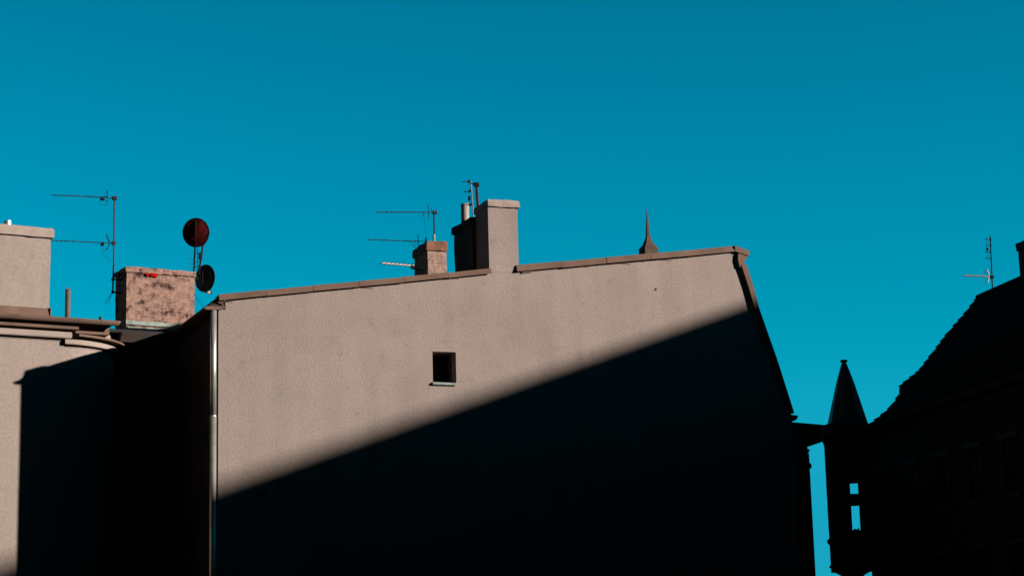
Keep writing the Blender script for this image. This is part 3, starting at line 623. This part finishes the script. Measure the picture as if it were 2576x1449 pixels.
for fl in range(2):
    for k in range(5):
        y = -2.6-2.6*k; z0 = ez-3.6-3.3*fl
        o = MB(RF).box(-.012, .03, y-1.0, y, z0, z0+1.75).build('window', M['glass'], right)
        ring(MB(RF), -.05, -.0125, y-1.06, y+.06, z0, z0+1.75, .07).build('frame', M['dark'], o)
        MB(RF).box(-.035, -.0125, y-.53, y-.47, z0+.071, z0+1.679).build('glazing_bar', M['dark'], o)
        MB(RF).box(-.14, -.0125, y-1.1, y+.1, z0-.08, z0-.003).build('sill', w1, o)
        MB(RF).box(-.12, -.0125, y-1.12, y+.12, z0+1.753, z0+1.9).build('lintel', w1, o)
# corner oriel with a pointed roof; its windows look clean through
tx, ty = -.2, -.4
tcx = RA(2131, 1200, ty)[0]; tz = lambda py: RA(2131, py, ty)[1]
oriel = MB(RF)
NS = 12; RO = .80
segz = [(tz(1438), tz(1336)), (tz(1269), tz(1246)), (tz(1212), tz(1068))]
for z0, z1 in segz: oriel.lathe(tcx, ty, [(RO, z0), (RO, z1)], NS, math.pi/NS)
# glazed zone: posts between openings; the opening px 2143..2160 stays clear front and back
clear0 = RA(2143, 1270, ty)[0]; clear1 = RA(2160, 1270, ty)[0]
for z0, z1 in ((tz(1336), tz(1269)), (tz(1246), tz(1212))):
    ring = [(tcx+RO*math.cos(math.pi/NS+2*math.pi*k/NS), ty+RO*math.sin(math.pi/NS+2*math.pi*k/NS)) for k in range(NS)]
    # solid flank left of the clear slot and right of it, as seen down the sight line
    sd_ = ray(2151, 1270); dxy = Vector((sd_.dot(RF.x), sd_.dot(RF.y))).normalized()
    def slotx(x, y, c): return x - dxy.x/dxy.y*(y-ty) - c
    for side, c in ((-1, clear0), (1, clear1)):
        pts = []
        R2 = [(tcx+RO*math.cos(2*math.pi*k/72), ty+RO*math.sin(2*math.pi*k/72)) for k in range(72)]
        pts = [p for p in R2 if slotx(p[0], p[1], c)*side > 0]
        # rotate the list so that the run is contiguous
        idx = [i for i, p in enumerate(R2) if slotx(p[0], p[1], c)*side > 0]
        st = next(i for i in idx if (i-1) % 72 not in idx); run = [R2[(st+i) % 72] for i in range(len(idx))]
        oriel.prismz(run, z0, z1)
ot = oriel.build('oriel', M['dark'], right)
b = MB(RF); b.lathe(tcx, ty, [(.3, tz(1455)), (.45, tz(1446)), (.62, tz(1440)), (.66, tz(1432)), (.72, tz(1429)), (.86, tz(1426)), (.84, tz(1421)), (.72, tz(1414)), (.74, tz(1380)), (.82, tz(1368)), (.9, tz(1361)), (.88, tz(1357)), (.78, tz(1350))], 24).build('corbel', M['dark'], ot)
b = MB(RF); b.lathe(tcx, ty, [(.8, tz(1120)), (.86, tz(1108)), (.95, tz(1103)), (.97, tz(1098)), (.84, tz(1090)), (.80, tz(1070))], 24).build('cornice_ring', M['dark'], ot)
MB(RF).lathe(tcx+.14, ty, [(.75, tz(1092)), (.79, tz(1071)), (.62, tz(1030)), (.34, tz(962)), (.12, tz(918)), (.07, tz(911))], 8, .3).build('spire', mat('spire_slate', (.06, .06, .065), .6, var=.2, vscale=6), ot)
fx_ = RA(2125, 909, ty)[0]
MB(RF).lathe(tcx+.14, ty, [(.05, tz(915)), (.07, tz(912)), (.13, tz(911)), (.145, tz(908)), (.12, tz(905.5)), (.04, tz(904.5))], 16).build('finial', M['dark'], ot)
# small curled scroll at the slot's foot
b = MB(RF); q = RA(2153, 1330, ty); b.tube([(q[0]-.13, ty, q[1]-.1), (q[0]-.03, ty, q[1]-.0), (q[0]+.05, ty, q[1]-.05), (q[0]+.13, ty, q[1]+.03)], .03, 6).build('scroll', M['dark'], ot)
# aerial on the tiled house
ya = RF.atx(2497, 735, rt_)[0]
P = lambda px, py: RF.at(px, py, ya)
x_, z_ = P(2497, 738); xt_, zt2 = P(2491, 594)
a8 = thing('tv_antenna', 'thin aerial with a pale cross-shaped boom on the ridge of the dark tiled roof', 'antenna', RF.W(x_, ya, z_-.1), RF.deg, 'rooftop aerials')
b = MB(RF); b.tube([(x_, ya, z_-.1), (xt_, ya, zt2)], .024, 6).build('mast', M['antenna'], a8)
for py in (602, 617, 634, 650):
    b = MB(RF); u = P(2476, py); v_ = P(2492, py+1); b.tube([(u[0], ya-.04, u[1]), (v_[0], ya, v_[1])], .013, 5)
    b.tube([(v_[0]-.05, ya, v_[1]), (v_[0]+.03, ya, v_[1])], .03, 6); b.build('side_arm', M['antenna'], a8)
u = P(2482, 598); v_ = P(2484, 652); MB(RF).tube([(u[0], ya, u[1]), (v_[0], ya, v_[1])], .009, 5).build('rod', M['antenna'], a8)
q = P(2484, 624); q2 = P(2484, 630); MB(RF).tube([(q[0], ya, q[1]), (q2[0], ya, q2[1])], .05, 8).build('amplifier', M['black'], a8)
b = MB(RF); u = P(2423, 694); v_ = P(2484, 696); b.tube([(u[0], ya-.05, u[1]), (v_[0], ya-.05, v_[1])], .026, 6); bo = b.build('boom', M['antenna_white'], a8)
b = MB(RF)
for i in range(9):
    t = (i+.3)/9; x = u[0]+(v_[0]-u[0])*t; z = u[1]+(v_[1]-u[1])*t; b.tube([(x+.03, ya-.15, z+.03), (x-.03, ya+.05, z-.02)], .009, 5)
for p, q in (((2473, 682), (2486, 680)), ((2474, 688), (2488, 684)), ((2474, 713), (2488, 709)), ((2476, 706), (2490, 701))):
    u = P(*p); v_ = P(*q); b.tube([(u[0], ya-.07, u[1]), (v_[0], ya, v_[1])], .008, 5)
b.build('element', M['antenna'], bo)
b = MB(RF)
for p, q in (((2480, 679), (2485, 694)), ((2485, 697), (2482, 713))):
    u = P(*p); v_ = P(*q); b.tube([(u[0], ya-.08, u[1]), (v_[0], ya-.08, v_[1])], .03, 6)
b.build('reflector', M['antenna_white'], bo)
b = MB(RF); u = P(2495, 697); b.rough(u[0]-.06, u[0]+.06, ya-.06, ya+.06, u[1]-.06, u[1]+.06, .05, .01).build('clamp', M['black'], a8)

# ------------------------------------------------------------------ narrow neighbour between the gabled house and the oriel
NY = 14.
Q = lambda px, py: GF.at(px, py, NY)
nb = thing('street_house', 'black narrow house end with overhanging eave between the gable and the oriel', 'house', (Q(2044, 1300)[0]-3, NY, 0))
nxr = Q(2044, 1300)[0]
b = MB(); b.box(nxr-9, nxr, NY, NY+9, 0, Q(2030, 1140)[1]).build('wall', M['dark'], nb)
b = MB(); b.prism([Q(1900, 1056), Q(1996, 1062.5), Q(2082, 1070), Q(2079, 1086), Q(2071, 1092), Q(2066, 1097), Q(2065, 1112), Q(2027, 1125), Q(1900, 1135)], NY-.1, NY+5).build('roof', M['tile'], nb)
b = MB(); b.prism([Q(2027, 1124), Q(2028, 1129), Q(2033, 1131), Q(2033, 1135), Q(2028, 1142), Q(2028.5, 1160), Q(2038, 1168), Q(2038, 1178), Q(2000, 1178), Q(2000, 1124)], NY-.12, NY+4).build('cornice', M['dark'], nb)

# ------------------------------------------------------------------ tall tenement beside the courtyard: the roof edge that throws the diagonal shadow
tn = thing('tenement', 'tall dark tenement beside the yard whose roof edge shades the gable', 'house', (64, -40, 0))
OX = 58.
def shadow_z(px, py):      # height the edge x = OX must have so that its shadow passes a point of the gable
    x, z = A(px, py); return z + (OX-x)/math.tan(SAZ)*math.tan(SEL)/math.cos(SAZ)
zA, zB = shadow_z(549, 1217), shadow_z(1888, 758)
yA, yB = [-(OX-A(px, py)[0])/math.tan(SAZ) for px, py in ((549, 1217), (1888, 758))]
sl_ = (zB-zA)/(yB-yA); zat = lambda y: zA+(y-yA)*sl_
print('shadow edge', zA, zB, yA, yB, sl_)
b = MB(); b.prismx([(-90, 0), (-27, 0), (-27, zat(-27)-.3), (-90, zat(-90)-.3)], OX+.3, OX+12).box(OX+.3, OX+12, -26.99, 12, 0, 25.6).build('wall', M['sooty'], tn)
b = MB(); b.prismx([(-90, zat(-90)-.3), (-27, zat(-27)-.3), (-27, zat(-27)), (-90, zat(-90))], OX, OX+12.3).build('roof', M['roofing'], tn)
# unseen house-shaped block added behind the camera to keep sky light off the shade
rw = thing('tenement_row', 'dark row of houses closing the yard opposite the gable', 'house', (-10, -70, 0))
b = MB(); b.box(-60, 75, -82, -70, 0, 34).build('wall', M['sooty'], rw)
b = MB(); b.prismx([(-83, 34.01), (-69.4, 34.01), (-76, 39)], -60.5, 75.5).build('roof', M['roofing'], rw)

rw2 = thing('tenement_row', 'dark row of houses closing the yard on its left side, outside the view', 'house', (-54, -3, 0))  # second added block, out of view, stops low sky light from the left
b = MB(); b.box(-60, -48, -66, 60, 0, 38).build('wall', M['sooty'], rw2)
b = MB(); b.prism([(-61, 38.01), (-47.5, 38.01), (-54, 43)], -66.5, 60.5).build('roof', M['roofing'], rw2)
